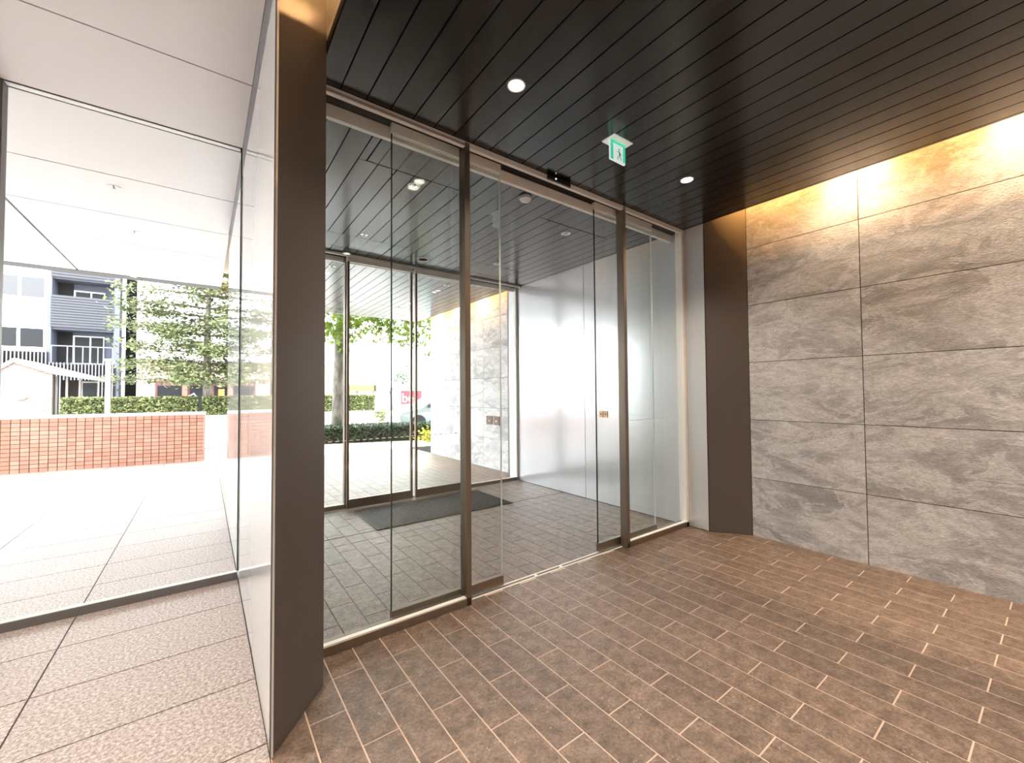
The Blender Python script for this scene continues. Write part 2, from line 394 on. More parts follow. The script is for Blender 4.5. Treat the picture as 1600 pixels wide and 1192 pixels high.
# ---- building mass above and around
M_MASS = mat('pale_render_wall', (0.55, 0.53, 0.51), 0.8)
tag(box('wall_upper', (-14, YB-6, HCAP), (20, YE, 13.0), M_MASS), 'unseen upper storeys over the soffit, height set by their shadow', 'wall', kind='structure')  # unseen mass, sized for where its shadow ends outside
for (nm, lo, hi), sd_ in zip((('wall_upper', (-14, YB-6, HL+0.10), (XL-0.012, YE-0.28, HCAP)), ('wall_upper', (XV0+0.30, YB, HC+0.06), (XV1-0.30, YE, HCAP)), ('wall_upper', (XS+0.04, YB-6, 3.6), (20, YE, HCAP))), ('white left ceiling', 'dark plank ceilings', 'right-hand stone wall')):
    tag(box(nm, lo, hi, M_BLACK), 'closed void above the '+sd_, 'void', kind='structure')
for y0, y1 in ((YB, 2.33), (6.0, YE)):
    tag(box('trim_3', (XV0, y0, HC+0.06), (XV0+0.02, y1, HC+0.10), M_COVE), 'low upstand at the %s of the plank ceiling beside the left light slot' % ('lobby edge' if y0 < 0 else 'outer edge'), 'trim', kind='structure')
    tag(box('trim_4', (XV1-0.02, y0, HC+0.06), (XV1, y1, HC+0.10), M_COVE), 'low upstand at the %s of the plank ceiling beside the right light slot' % ('lobby edge' if y0 < 0 else 'outer edge'), 'trim', kind='structure')
tag(box('trim_5', (XL-0.006, YB, HL-0.02), (XL, 2.0, HCAP), M_COVE), 'cove side lining along the edge of the white ceiling', 'trim', kind='structure')
tag(box('trim_5', (XL-0.006, 6.33, HL-0.02), (XL, YE-0.3, HCAP), M_COVE), 'cove side lining along the outer white soffit', 'trim', kind='structure')
tag(box('ceiling', (XL, YB, HCAP-0.03), (XV0+0.30, YE, HCAP), M_COVE), 'white top of the left light slot', 'ceiling', kind='structure')
tag(box('ceiling', (XV1-0.30, YB, HCAP-0.03), (XS+0.04, YE, HCAP), M_COVE), 'white top of the right light slot', 'ceiling', kind='structure')

# ---- left partition wall, polished panels, splayed ends
def shr(p_, q, d):
    v = Vector((q[0]-p_[0], q[1]-p_[1])).normalized()*d
    return (p_[0]+v.x, p_[1]+v.y), (q[0]-v.x, q[1]-v.y)
T = 0.008
SN = Vector((2.33-2.0, -(XV0-XL))).normalized()          # outward normal of the near left splay
wl = prism('wall_left', [(XL+T, 2.0+T+0.006), (XV0-T, 2.33+T), (XV0-T, 5.95-T), (XL+T, 6.33-T-0.006)], -0.3, HCAP-0.03, M_DARKJ)
tag(wl, 'partition between the white-ceilinged passage and the vestibule, polished white on its left side', 'wall', kind='structure')
for a, b in ((2.0, 3.09), (3.09, 4.09), (4.09, 6.33)):
    vpanel('wall_panel', (XL+T, a+0.003 if a > 2 else a), (XL+T, b-0.003 if b < 6.3 else b), (-1, 0), T, 0.004, 3.318, M_WPANEL, wl)
for a, b in ((2.004, 2.75), (2.75, 3.62), (3.62, 4.085), (4.11, 4.9), (4.9, 5.7), (5.7, 6.32)):
    tag(box('top_channel', (XL+0.001, a+0.003, 3.324), (XL+0.012, b-0.003, HL-0.002), M_TOPCH, wl), 'grey metal channel along the top')
a, b = shr((XL+0.0, 2.0), (XV0, 2.33), 0.001)
tag(vpanel('splayed_end_panel', (a[0]-SN.x*T, a[1]-SN.y*T), (b[0]-SN.x*T, b[1]-SN.y*T), (SN.x, SN.y), T, 0.004, HCAP-0.03, M_SPLAY, wl), 'dark bronze-grey splayed end')
vpanel('splayed_end_panel', (XL, 6.33), (XV0, 5.95), (-SN.x, SN.y), -T, 0.004, HCAP-0.03, M_SPLAY, wl)
vpanel('wall_panel', (XV0-T, 2.34), (XV0-T, 5.94), (1, 0), T, 0.004, HC, M_VPANEL, wl)

# ---- right wall: stone slabs, splays, satin panels of the vestibule
def stone_wall(name, label, ys, parent_lo, parent_hi):
    w = tag(box(name, parent_lo, parent_hi, M_DARKJ), label, 'wall', kind='structure')
    zs = [0.0, 0.6, 1.2, 1.8, 2.4, 3.0, 3.6]
    for a, b in zip(ys[:-1], ys[1:]):
        for i in range(6):
            dx = random.uniform(-0.0004, 0.0004)
            box('stone_slab', (XS+dx, a+0.003, zs[i]+0.003 if i else 0), (XS+0.03, b-0.003, zs[i+1]-0.003), M_STONE, w)
    return w
stone_wall('wall_right', 'grey veined stone slab wall lit warm from above in the lobby', [YB, -2.93, -1.93, -0.93, 0.072, 1.072, 2.01], (XS+0.012, YB, -0.3), (XS+0.5, 2.01, HCAP-0.03))
stone_wall('wall_right', 'grey stone slab wall outside beyond the far sliding doors', [6.33, 7.18, 8.185, 9.19, 9.65], (XS+0.012, 6.33, -0.3), (XS+3.5, 9.65, HCAP-0.03))
w = tag(prism('wall_right', [(XV1+T, 2.345), (XS, 2.01+T), (XS+0.5, 2.01+T), (XS+0.5, 6.33-T), (XS, 6.33-T), (XV1+T, 5.95)], -0.3, HCAP-0.03, M_BLACK), 'satin white metal panel wall on the right of the vestibule', 'wall', kind='structure')
for a, b in ((2.345, 4.13), (4.13, 5.95)):
    vpanel('wall_panel', (XV1+T, a+0.004), (XV1+T, b-0.004), (-1, 0), T, 0.006, HC, M_VPANEL, w)
SR = Vector((-(2.345-2.01), -(XS-XV1))).normalized()
tag(vpanel('splayed_panel', (XV1+0.004, 2.34), (XS-0.002, 2.012), (-SR.x, -SR.y), T, 0.004, HCAP-0.03, M_SPLAY, w), 'warm grey-brown splayed panel beside the stone wall')
vpanel('splayed_panel', (XV1+0.004, 5.955), (XS-0.002, 6.328), (-SR.x, SR.y), T, 0.004, HCAP-0.03, M_SPLAY, w)
# ---- rest of the lobby
M_BACK = mat('dark_lobby_wall', (0.06, 0.045, 0.038), 0.5)
tag(box('wall_back', (-7, YB-0.3, -0.3), (XS+0.5, YB, HCAP), M_BACK), 'dark wall at the back of the lobby', 'wall', kind='structure')
tag(box('wall_outer_left', (-7.2, YB, 0), (-7.0, 4.05, HL+0.02), M_MASS), 'pale wall at the far left end of the hall', 'wall', kind='structure')
t = empty('window_6', (-4.0, 4.09, 0), 'unseen glass partition added left of the dark frame post for daylight', 'glass wall', kind='structure')  # out-of-view glazing added here to let in more daylight
box('base_channel', (-7.0, 4.075, 0), (-1.16, 4.125, 0.058), M_CHAN, t)
for x_ in (-7.0, -5.1, -3.15): box('glass_pane', (x_, 4.092, 0.058), (min(x_+1.94, -1.16), 4.104, HL-0.004), M_GLASS, t)
for x_ in (-5.1, -3.15): box('post', (x_-0.04, 4.05, 0), (x_, 4.14, HL), M_POSTD, t)

# ---- inner doors (plane 1)
def frame_group(name, label, cat, x0, yf): return empty(name, (x0, yf, 0), label, cat, kind='structure')
FD = 0.085
def fixed_light(n, label, x0, x1, yf, ygl, sill, post_left, post_right, dots):
    t = empty('window_%d' % n, ((x0+x1)/2, yf, 0), label, 'glass panel', kind='structure')
    box('sill', (x0, yf, 0), (x1, yf+FD, sill), M_BRONZE, t, 0.003)
    tag(box('sill_lit_top', (x0, yf+0.004, sill), (x1, ygl-0.008, sill+0.006), M_ALU, t), 'pale strip for the light on the sill top')  # light falling on the sill top, put in as a pale strip
    for side, on in (('l', post_left), ('r', post_right)):
        if on:
            wd, m = on
            a = x0 if side == 'l' else x1-wd
            box('post', (a, yf, 0), (a+wd, yf+FD, HC-0.004), m, t, 0.003)
    a = x0+(post_left[0] if post_left else 0.0); b = x1-(post_right[0] if post_right else 0.0)
    g = box('glass_pane', (a, ygl-0.005, sill), (b, ygl+0.005, HC-0.03), M_GLASS, t)
    if dots:
        mb = MB(); x = a+0.04
        while x < b-0.04:
            mb.box((x, ygl-0.0065, 1.215), (x+0.022, ygl-0.0055, 1.221)); x += 0.04
        tag(mb.build('safety_marks', M_DOT, g, loc=(0, 0, 0)), 'row of small white marks on the glass', kind='stuff')
    return t
fixed_light(1, 'fixed glass panel left of the inner door opening, beside the dark splayed column', XV0, 1.541, Y1, Y1+0.045, 0.055, None, (0.044, M_BRONZE), True)
fixed_light(2, 'fixed glass panel right of the inner door opening, beside the stone wall', 3.276, XV1, Y1, Y1+0.045, 0.055, (0.044, M_BRONZE), (0.05, M_ALU), True)
def slider(n, label, x0, x1, y0, rail, edge_l, edge_r, stiles=None):
    t = empty('door_%d' % n, ((x0+x1)/2, y0+0.02, 0), label, 'sliding door', kind='structure')
    box('bottom_rail', (x0, y0, 0.012), (x1, y0+0.04, rail), M_BRONZE, t, 0.002)
    box('top_rail', (x0, y0+0.002, 3.25), (x1, y0+0.038, HC-0.012), M_ALU, t)
    g = box('glass_pane', (x0+0.006, y0+0.015, rail), (x1-0.006, y0+0.025, 3.25), M_GLASS, t)
    for xx, m in ((x0, edge_l), (x1-0.006, edge_r)):
        if m: box('glass_edge', (xx, y0+0.014, rail), (xx+0.006, y0+0.026, 3.25), m, t)
    if stiles:
        for xx in stiles: box('stile', (xx, y0, rail), (xx+0.03, y0+0.04, 3.25), M_BRONZE, t, 0.002)
    return t
slider(1, 'inner sliding glass door slid open to the left, behind the left post', 0.992, 1.882, 2.66, 0.088, M_GEDGE, M_GEDGEW)
slider(2, 'inner sliding glass door slid open to the right, behind the right post', 2.977, 3.885, 2.66, 0.088, M_GEDGE, M_GEDGEW)
hd = empty('trim_6', (XC, Y1, HC), 'metal door track along the ceiling over the inner doors', 'door track', kind='structure')
box('front_rail', (XV0, Y1, 3.287), (XV1, Y1+0.03, HC-0.001), M_ALU, hd, 0.002)
for z in (3.296, 3.304): box('groove', (XV0, Y1-0.0015, z), (1.50, Y1+0.002, z+0.003), M_BLACK, hd)
box('track_slot', (XV0, Y1+0.03, 3.318), (XV1, Y1+0.15, HC-0.001), M_BLACK, hd)
box('back_rail', (XV0, Y1+0.15, 3.235), (XV1, Y1+0.185, HC-0.001), M_ALU, hd, 0.002)
ft = empty('trim_7', (XC, Y1+0.09, 0), 'slim metal floor track across the inner door opening', 'floor track', kind='structure')
box('track_bed', (XV0, Y1+0.06, -0.05), (XV1, Y1+0.12, -0.008), M_BLACK, ft)
for yy in (Y1+0.062, Y1+0.104): box('track_edge', (XV0, yy, -0.02), (XV1, yy+0.014, 0.002), M_ALU, ft)
for xx in (2.19, 2.47): box('guide_stud', (xx, Y1+0.076, -0.02), (xx+0.025, Y1+0.104, 0.003), M_ALU, ft)
# ---- far doors (plane 2)
fixed_light(3, 'fixed glass panel left of the far sliding doors', XV0, 1.535, Y2+0.06, Y2+0.10, 0.055, None, (0.05, M_BRONZE), False)
fixed_light(4, 'fixed glass panel in the right corner of the far doors', 3.33, XV1, Y2+0.06, Y2+0.10, 0.055, (0.05, M_BRONZE), (0.04, M_ALU), False)
slider(3, 'far sliding glass door on the left, almost closed', 1.497, 2.405, Y2, 0.125, None, None, (1.497, 2.375))
slider(4, 'far sliding glass door on the right, almost closed', 2.448, 3.37, Y2, 0.125, None, None, (2.448, 3.34))
hd = empty('trim_8', (XC, Y2, HC), 'metal door track along the ceiling over the far doors', 'door track', kind='structure')
box('front_rail', (XV0, Y2-0.05, 3.30), (XV1, Y2-0.02, HC-0.001), M_ALU, hd)
box('track_slot', (XV0, Y2-0.02, 3.322), (XV1, Y2+0.10, HC-0.001), M_BLACK, hd)
box('back_rail', (XV0, Y2+0.12, 3.26), (XV1, Y2+0.15, HC-0.001), M_ALU, hd)
ft = empty('trim_9', (XC, Y2, 0), 'slim metal floor track under the far doors', 'floor track', kind='structure')
box('track_bed', (XV0, Y2-0.02, -0.05), (XV1, Y2+0.14, -0.008), M_BLACK, ft)
for yy in (Y2-0.018, Y2+0.046): box('track_edge', (XV0, yy, -0.02), (XV1, yy+0.014, 0.002), M_ALU, ft)

# ---- glass partition on the left
t = empty('window_5', (-0.42, 4.09, 0), 'tall glass partition across the passage on the left', 'glass wall', kind='structure')
box('base_channel', (-1.10, 4.075, 0), (XL-0.009, 4.125, 0.058), M_CHAN, t)
box('channel_cap', (-1.10, 4.082, 0.058), (XL-0.009, 4.118, 0.063), M_ALU, t)
box('head_channel', (-1.10, 4.074, HL-0.002), (XL-0.012, 4.121, HL+0.02), M_RING, t)
for yy in (4.0615, 4.1215): box('head_gasket', (-1.10, yy, HL+0.002), (XL-0.012, yy+0.012, HL+0.018), M_BLACK, t)
box('glass_pane', (-1.062, 4.092, 0.063), (XL-0.009, 4.104, HL-0.004), M_GLASS, t)
box('edge_seal', (XL-0.008, 4.090, 0.063), (XL-0.0005, 4.106, HL-0.004), M_GEDGE, t)
tag(box('post', (-1.16, 4.05, 0), (-1.062, 4.14, HL), M_POSTD, t), 'dark frame post')

# ================================================================== FITTINGS
def spot(name, loc, energy, size, blend, col, parent=None, direction=(0, 0, -1), radius=0.03):
    d = bpy.data.lights.new(name, 'SPOT'); d.energy = energy; d.spot_size = math.radians(size); d.spot_blend = blend; d.color = col; d.shadow_soft_size = radius
    o = bpy.data.objects.new(name, d); COL.objects.link(o); 
    o.rotation_euler = Vector(direction).to_track_quat('-Z', 'Y').to_euler()
    if parent is not None: o.parent = parent; o.location = Vector(loc)-WL[parent.name]
    else: o.location = loc
    return o
def downlight(label, x, y, z, group, energy, lit=True, r=0.048):
    t = empty('downlight', (x, y, z), label, 'light', group)
    lathe('trim_ring', [(r+0.008, 0.0), (r+0.008, -0.004), (r, -0.004), (r-0.006, 0.006), (r-0.012, 0.012)], M_RING if not lit else M_RING, (x, y, z), t, 20)
    lathe('lens', [(0.0, -0.001), (r*0.6, -0.002), (r-0.004, -0.001), (r-0.004, 0.006)], M_LAMP if lit else M_LAMPO, (x, y, z), t, 20)
    if not lit: box('reflector_bar', (x-0.006, y-r*0.7, z-0.006), (x+0.006, y+r*0.7, z-0.002), M_RINGD, t)
    if energy: spot('lamp', (x, y, z-0.012), energy, 120, 0.8, WARMW, t)
    return t
G1 = 'downlights in the lobby ceiling'
downlight('bright round downlight in the lobby ceiling left of the exit sign', 1.474, 1.92, HC, G1, 155)
downlight('bright round downlight in the lobby ceiling near the stone wall', 3.334, 1.93, HC, G1, 155)
for x, sd in ((1.474, 'left'), (3.334, 'right')):
    for y, w in ((-0.35, 'overhead'), (-1.45, 'behind the viewer'), (-2.75, 'near the back wall')):  # rows out of view, invented to carry the lobby lamps on behind
        downlight('unseen round downlight in the lobby ceiling %s, %s row' % (w, sd), x, y, HC, G1, 155)
G2 = 'downlights in the vestibule and outer soffit'
for lb, x, y in (('round downlight in the vestibule ceiling beside the left access hatch', 1.466, 3.40), ('round downlight in the vestibule ceiling below the right access hatch', 3.33, 3.42),
                 ('round downlight in the vestibule ceiling close to the far doors, left', 1.462, 4.80), ('round downlight in the vestibule ceiling close to the far doors, right', 3.318, 4.80)):
    downlight(lb, x, y, HC, G2, 28, lit=False)
for lb, x, y in (('round downlight in the dark outer soffit just past the far doors, left', 1.454, 6.26), ('round downlight in the dark outer soffit just past the far doors, right', 3.291, 6.27),
                 ('round downlight near the outer edge of the dark soffit, left', 1.454, 8.45), ('round downlight near the outer edge of the dark soffit, right', 3.295, 8.446)):
    downlight(lb, x, y, HC, G2, 0, lit=False)
downlight('faint round stand-in on the white soffit for a lamp reflected in the glass', -0.733, 5.55, HL, 'downlights in the white soffit', 0, lit=False, r=0.045)  # disc standing in for a lamp reflected in the glass
downlight('faint round downlight in the white soffit, further out', -0.722, 6.935, HL, 'downlights in the white soffit', 0, lit=False, r=0.045)
for i_, x in enumerate((-1.0, -3.0, -5.0)):  # unseen hall lamps, added to brighten the left side
    for j_, y in enumerate((2.6, 0.6, -1.4)):
        downlight('added fill downlight in the white hall ceiling, %s row, %s from the partition' % (('near', 'middle', 'far left')[i_], ('first', 'second', 'third')[j_]), x, y, HL, 'added fill lights in the white hall ceiling', 225, r=0.05)
# slot lamps washing the stone wall
def slot_lamp(label, x, y, grp, energy, aim):
    t = empty('slot_spotlight', (x, y, HCAP-0.03), label, 'light', grp)
    lathe('housing', [(0.028, 0.0), (0.028, -0.14), (0.022, -0.145)], M_RINGD, (x, y, HCAP-0.03), t, 12)
    lathe('lens', [(0.0, -0.147), (0.021, -0.146)], M_LAMP, (x, y, HCAP-0.03), t, 12)
    spot('lamp', (x, y, HCAP-0.19), energy, 100, 1.0, (1.0, 0.74, 0.50), t, aim, 0.02)
for i, y in enumerate((1.07, 0.07, -0.93, -1.93)):
    slot_lamp('warm spotlight hidden in the right slot over the lobby stone wall, %s from the doors' % ('first', 'second', 'third', 'fourth')[i], 4.47, y, 'spotlights in the right light slot', 150, (-0.10, 0, -1))
for i, y in enumerate((7.18, 8.2, 9.19)):
    slot_lamp('warm spotlight hidden in the slot over the outer stone wall, %s from the far doors' % ('first', 'second', 'third')[i], 4.47, y, 'spotlights in the outer light slot', 140, (-0.10, 0, -1))
def strip(label, x, y0, y1, z, w=0.02):
    t = empty('led_strip', (x, (y0+y1)/2, HC+0.065), label, 'light strip', 'warm LED strips in the light slots')
    box('carrier', (x-0.012, y0, HC+0.065), (x+0.012, y1, z), M_RINGD, t)
    box('diffuser', (x-w/2, y0, z), (x+w/2, y1, z+0.012), M_STRIP if x > 1 else M_STRIPL, t)
strip('warm LED strip lying in the left slot above the lobby', XV0+0.16, YB+0.1, 2.28, HC+0.24, 0.03)
strip('warm LED strip lying in the right slot above the lobby', XV1-0.075, YB+0.1, 2.0, HC+0.24, 0.03)
strip('warm LED strip lying in the right slot of the outer soffit', XV1-0.075, 6.35, 9.6, HC+0.24, 0.03)
for x0_, x1_ in ((XV0+0.02, XV0+0.30), (XV1-0.30, XV1-0.02)):
    tag(box('trim_10', (x0_, YB, HC+0.06), (x1_, YE, HC+0.065), M_COVE), 'white ledge in the %s light slot' % ('left' if x0_ < 1 else 'right'), 'trim', kind='structure')

# exit sign
M_GREEN = mat('sign_green', (0.05, 0.65, 0.42), 0.4, emit=(0.03, 0.6, 0.40), estr=0.7)
M_SIGNW = mat('sign_white', (0.45, 0.48, 0.46), 0.4, emit=(0.85, 1.0, 0.95), estr=0.62)
M_SIGNG = mat('sign_figure', (0.04, 0.25, 0.18), 0.4, emit=(0.05, 0.4, 0.3), estr=0.2)
es = empty('exit_sign', (2.407, 1.93, HC), 'lit green and white running-man exit sign hanging from the lobby ceiling', 'exit sign')
box('ceiling_plate', (2.308, 1.872, HC-0.008), (2.515, 1.99, HC), mat('plate_white', (0.85, 0.85, 0.82), 0.4, emit=(0.8, 0.85, 0.8), estr=0.25), es, 0.002)
body = box('light_panel', (2.325, 1.922, 3.178), (2.488, 1.938, HC-0.008), M_SIGNW, es)
yf_ = 1.9215
for q in (((2.325, 3.178), (2.353, HC-0.008)), ((2.462, 3.190), (2.488, HC-0.008)), ((2.353, 3.302), (2.462, HC-0.008))):
    box('green_band', (q[0][0], yf_-0.0006, q[0][1]), (q[1][0], yf_+0.0004, q[1][1]), M_GREEN, body)
def sign_poly(name, pts):
    v = [(x, yf_-0.0008, z) for x, z in pts] + [(x, yf_, z) for x, z in pts]; n_ = len(pts)
    poly(name, [(a-WLb.x, b-WLb.y, c-WLb.z) for a, b, c in v], [tuple(range(n_)), tuple(range(n_, 2*n_))[::-1]] + [(i, (i+1) % n_, n_+(i+1) % n_, n_+i) for i in range(n_)], M_SIGNG, body, loc=tuple(WLb))
WLb = WL[body.name]
cxs, czs = 2.412, 3.24
fig = [[(0, .012), (.010, .020), (.014, .010), (.020, -.010), (.006, -.012)], [(.006, -.012), (.012, -.010), (-.002, -.026), (-.010, -.048), (-.016, -.045), (-.008, -.024)],
       [(.010, -.012), (.020, -.010), (.022, -.028), (.034, -.040), (.030, -.044), (.015, -.030)], [(0, .012), (.004, .016), (-.022, .012), (-.022, .008)], [(.012, .012), (.030, -.004), (.026, -.008), (.012, .004)],
       [(0.006+0.007*math.cos(k*math.pi/4), 0.030+0.007*math.sin(k*math.pi/4)) for k in range(8)]]
for i, pl in enumerate(fig):
    sign_poly('running_figure_head' if i == 5 else 'running_figure_limb', [(cxs+x, czs+z) for x, z in pl])
# door sensor, detector, speaker
ds = empty('door_sensor', (XC, Y1, 3.305), 'black door sensor on the track over the inner opening', 'sensor')
box('housing', (2.285, Y1-0.022, 3.283), (2.55, Y1, HC-0.002), mat('sensor_black', (0.015, 0.015, 0.015), 0.25), ds, 0.005)
lathe('indicator', [(0.0, 0.0), (0.005, 0.001)], M_LAMP, (2.37, Y1-0.023, 3.305), ds, 8, Matrix.Rotation(math.radians(90), 3, 'X'))
dt = empty('ceiling_speaker', (2.397, 2.995, HC), 'round grey ceiling detector just behind the inner door track', 'detector')
lathe('base', [(0.0, 0.0), (0.062, 0.0), (0.062, -0.014), (0.056, -0.022)], M_GREYP, (2.397, 2.995, HC), dt, 24)
lathe('dome', [(0.056, -0.020), (0.045, -0.038), (0.02, -0.048), (0.0, -0.05)], M_ALU, (2.397, 2.995, HC), dt, 24)
dt = empty('ceiling_speaker', (2.38, 5.22, HC), 'round white ceiling speaker in front of the far doors', 'speaker')
lathe('rim', [(0.085, 0.0), (0.085, -0.006), (0.066, -0.007), (0.064, 0.0)], M_RING, (2.38, 5.22, HC), dt, 24)
lathe('grille', [(0.0, -0.003), (0.064, -0.003)], M_GREYP, (2.38, 5.22, HC), dt, 24)

# door mat
mt = empty('door_mat', (2.47, 5.03, 0), 'large black rubber mat on the vestibule floor before the far doors', 'mat')
box('mat_base', (1.545, 4.565, 0.0), (3.392, 5.49, 0.009), M_MAT, mt, 0.003)
mb = MB(); y = 4.585
i_ = 0
while y < 5.47:
    x = 1.565 + (0.03 if i_ % 2 else 0)
    while x < 3.36:
        mb.box((x, y, 0.008), (min(x+0.045, 3.375), y+0.02, 0.013)); x += 0.06
    y += 0.031; i_ += 1
tag(mb.build('ribs', M_MAT, mt), 'raised rubber ribs', kind='stuff')

# switch plates
sw = empty('switch_plate', (XV1, 3.785, 1.20), 'pair of square brass plates on the white vestibule wall', 'switch')
for a, b in ((3.712, 3.780), (3.790, 3.862)):
    pl = box('plate', (XV1-0.009, a, 1.157), (XV1, b, 1.243), M_BRASS, sw, 0.002)
    box('button', (XV1-0.012, (a+b)/2-0.012, 1.19), (XV1-0.009, (a+b)/2+0.012, 1.214), M_BROWNPL, pl)
sw = empty('intercom_plate', (XS, 6.83, 0.955), 'pair of square brown plates on the outer stone wall', 'intercom')
for i_, (a, b) in enumerate(((6.60, 6.80), (6.85, 7.06))):
    pl = box('plate', (XS-0.014, a, 0.87), (XS-0.001, b, 1.04), M_BROWNPL, sw, 0.003)
    box('button', (XS-0.018, (a+b)/2-0.02, 0.93), (XS-0.014, (a+b)/2+0.02, 0.96), M_BRASS if i_ else M_LAMPO, pl)

# ================================================================== OUTDOORS
# ---- low brick wall (rotated a little)
BW, BH = 0.1325, 0.0815
bwl = empty('brick_wall', (0.0, 11.82, 0), 'low salmon brick garden wall with pale coping on the left', 'wall')
LEN = 7.2
box('core', (-LEN, 0.008, 0), (-0.004, 0.20, 1.05), M_MORTAR, None).parent = bwl
box('coping', (-LEN, -0.015, 1.05), (0.012, 0.22, 1.115), M_COPING, None, 0.004).parent = bwl
cnt = 0; mb = MB(); bm_ = box_mesh(BW-0.012, 0.02, BH-0.010, M_BRICK)
for c in range(int(LEN/BW)):
    for r in range(13):
        x1_ = -c*BW-0.002; x0_ = x1_-BW+0.012; z0_ = r*BH+0.0; z1_ = z0_+BH-0.010
        if cnt < 300 and z1_ < 1.05:
            o = bpy.data.objects.new('brick', bm_); COL.objects.link(o); o.parent = bwl; o.location = ((x0_+x1_)/2, 0.010, (z0_+z1_)/2); cnt += 1
        elif z1_ < 1.055:
            mb.box((x0_, 0.0, z0_), (x1_, 0.02, min(z1_, 1.05)))
o = mb.build('bricks_further_along', M_BRICK, None); o.parent = bwl; o['kind'] = 'stuff'
bwl.rotation_euler = (0, 0, math.radians(-8.6))

# ---- foliage helpers
LEAF = [(0, -0.5), (0.28, -0.1), (0.18, 0.3), (0, 0.5), (-0.18, 0.3), (-0.28, -0.1)]
STAR = []
for k in range(10):
    a = math.pi*2*k/10+math.pi/2; r = 0.55 if k % 2 == 0 else 0.24
    STAR.append((r*math.cos(a), r*math.sin(a)))
def leaves(name, pts, size, matl, parent, shape=LEAF, flat=0.5, rng=random, loc=(0, 0, 0)):
    v, f = [], []
    for q in pts:
        a = rng.uniform(0, 6.283); tx = rng.gauss(0, flat); ty = rng.gauss(0, flat); s = size*rng.uniform(0.65, 1.3)
        R = Matrix.Rotation(a, 3, 'Z'); R = Matrix.Rotation(tx, 3, 'X') @ Matrix.Rotation(ty, 3, 'Y') @ R
        b = len(v)
        for x, y in shape:
            w = R @ Vector((x*s, y*s, -0.25*s*abs(x))); v.append((q[0]+w.x, q[1]+w.y, q[2]+w.z))
        f.append(tuple(range(b, b+len(shape))))
    me = bpy.data.meshes.new(name); me.from_pydata(v, [], f); me.update(); me.materials.append(matl)
    o = link(name, me, loc, parent); o['kind'] = 'stuff'; return o
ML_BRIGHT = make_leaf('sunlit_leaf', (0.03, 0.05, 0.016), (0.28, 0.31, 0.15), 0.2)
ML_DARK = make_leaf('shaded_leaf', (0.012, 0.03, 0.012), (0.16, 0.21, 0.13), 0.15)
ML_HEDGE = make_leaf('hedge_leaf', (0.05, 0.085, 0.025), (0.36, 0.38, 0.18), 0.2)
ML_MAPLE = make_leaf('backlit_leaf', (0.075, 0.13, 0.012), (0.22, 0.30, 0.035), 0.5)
ML_YEL = make_leaf('yellow_leaf', (0.55, 0.50, 0.05), (0.70, 0.66, 0.15), 0.3)
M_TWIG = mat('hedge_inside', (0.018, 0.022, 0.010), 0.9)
M_BARK1 = make_bark('grey_bark', (0.16, 0.135, 0.12), (0.28, 0.245, 0.215))
M_BARK2 = make_bark('mottled_bark', (0.11, 0.095, 0.083), (0.22, 0.20, 0.18), (3, 3, 1.2))
def hedge(label, x0, x1, y0, y1, z0, z1, n_, matl, size, rotz=0.0, grp='hedges', extra=None):
    cx, cy = (x0+x1)/2, (y0+y1)/2; hx, hy = (x1-x0)/2, (y1-y0)/2
    t = empty('hedge', (cx, cy, z0), label, 'hedge', grp); WL[t.name] = Vector()
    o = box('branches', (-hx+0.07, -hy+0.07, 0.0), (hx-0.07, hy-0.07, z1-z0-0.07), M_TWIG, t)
    rg = random.Random(label); pts = []
    for _ in range(n_):
        s = rg.random()
        d = rg.uniform(-0.09, 0.02)
        if s < 0.5: q = (rg.uniform(-hx, hx), -hy-d*0.5+0.03, rg.uniform(0.0, z1-z0))
        elif s < 0.85: q = (rg.uniform(-hx, hx), rg.uniform(-hy, hy), z1-z0+d*0.6+0.02)
        elif s < 0.93: q = (-hx-d*0.5, rg.uniform(-hy, hy), rg.uniform(0, z1-z0))
        else: q = (hx+d*0.5, rg.uniform(-hy, hy), rg.uniform(0, z1-z0))
        pts.append(q)
    leaves('leaves', pts, size, matl, t, flat=0.75, rng=rg)
    t.rotation_euler = (0, 0, rotz); return t
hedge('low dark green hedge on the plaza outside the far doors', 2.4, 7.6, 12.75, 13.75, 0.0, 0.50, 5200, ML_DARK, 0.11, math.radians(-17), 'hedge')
# raised planters with hedges, far
M_PLANTER = make_brickwall('pale_brick', (0.46, 0.38, 0.35), (0.42, 0.34, 0.31), (0.30, 0.25, 0.23), 0.22, 0.08)
for lb, x0_, x1_ in (('pale brick planter under the hedges behind the brick wall', -4.6, 4.0), ('pale brick planter under the hedge seen through the far doors', 4.25, 8.0)):
    t = empty('planter', ((x0_+x1_)/2, 23.7, 0), lb, 'planter', 'raised planters')
    box('wall', (x0_, 23.7, 0), (x1_, 24.9, 0.50), M_PLANTER, t)
    box('rim', (x0_-0.03, 23.66, 0.50), (x1_+0.03, 24.94, 0.56), M_COPING, t)
hedge('clipped light green hedge behind the brick wall, left of the tree', -4.55, -0.25, 23.75, 24.8, 0.57, 1.40, 5200, ML_HEDGE, 0.13)
hedge('clipped light green hedge under the leafy tree', -0.05, 3.9, 23.75, 24.8, 0.57, 1.40, 4200, ML_HEDGE, 0.13)
hedge('light green hedge seen through the far doors', 4.4, 7.85, 23.75, 24.8, 0.57, 1.42, 4200, ML_HEDGE, 0.13)
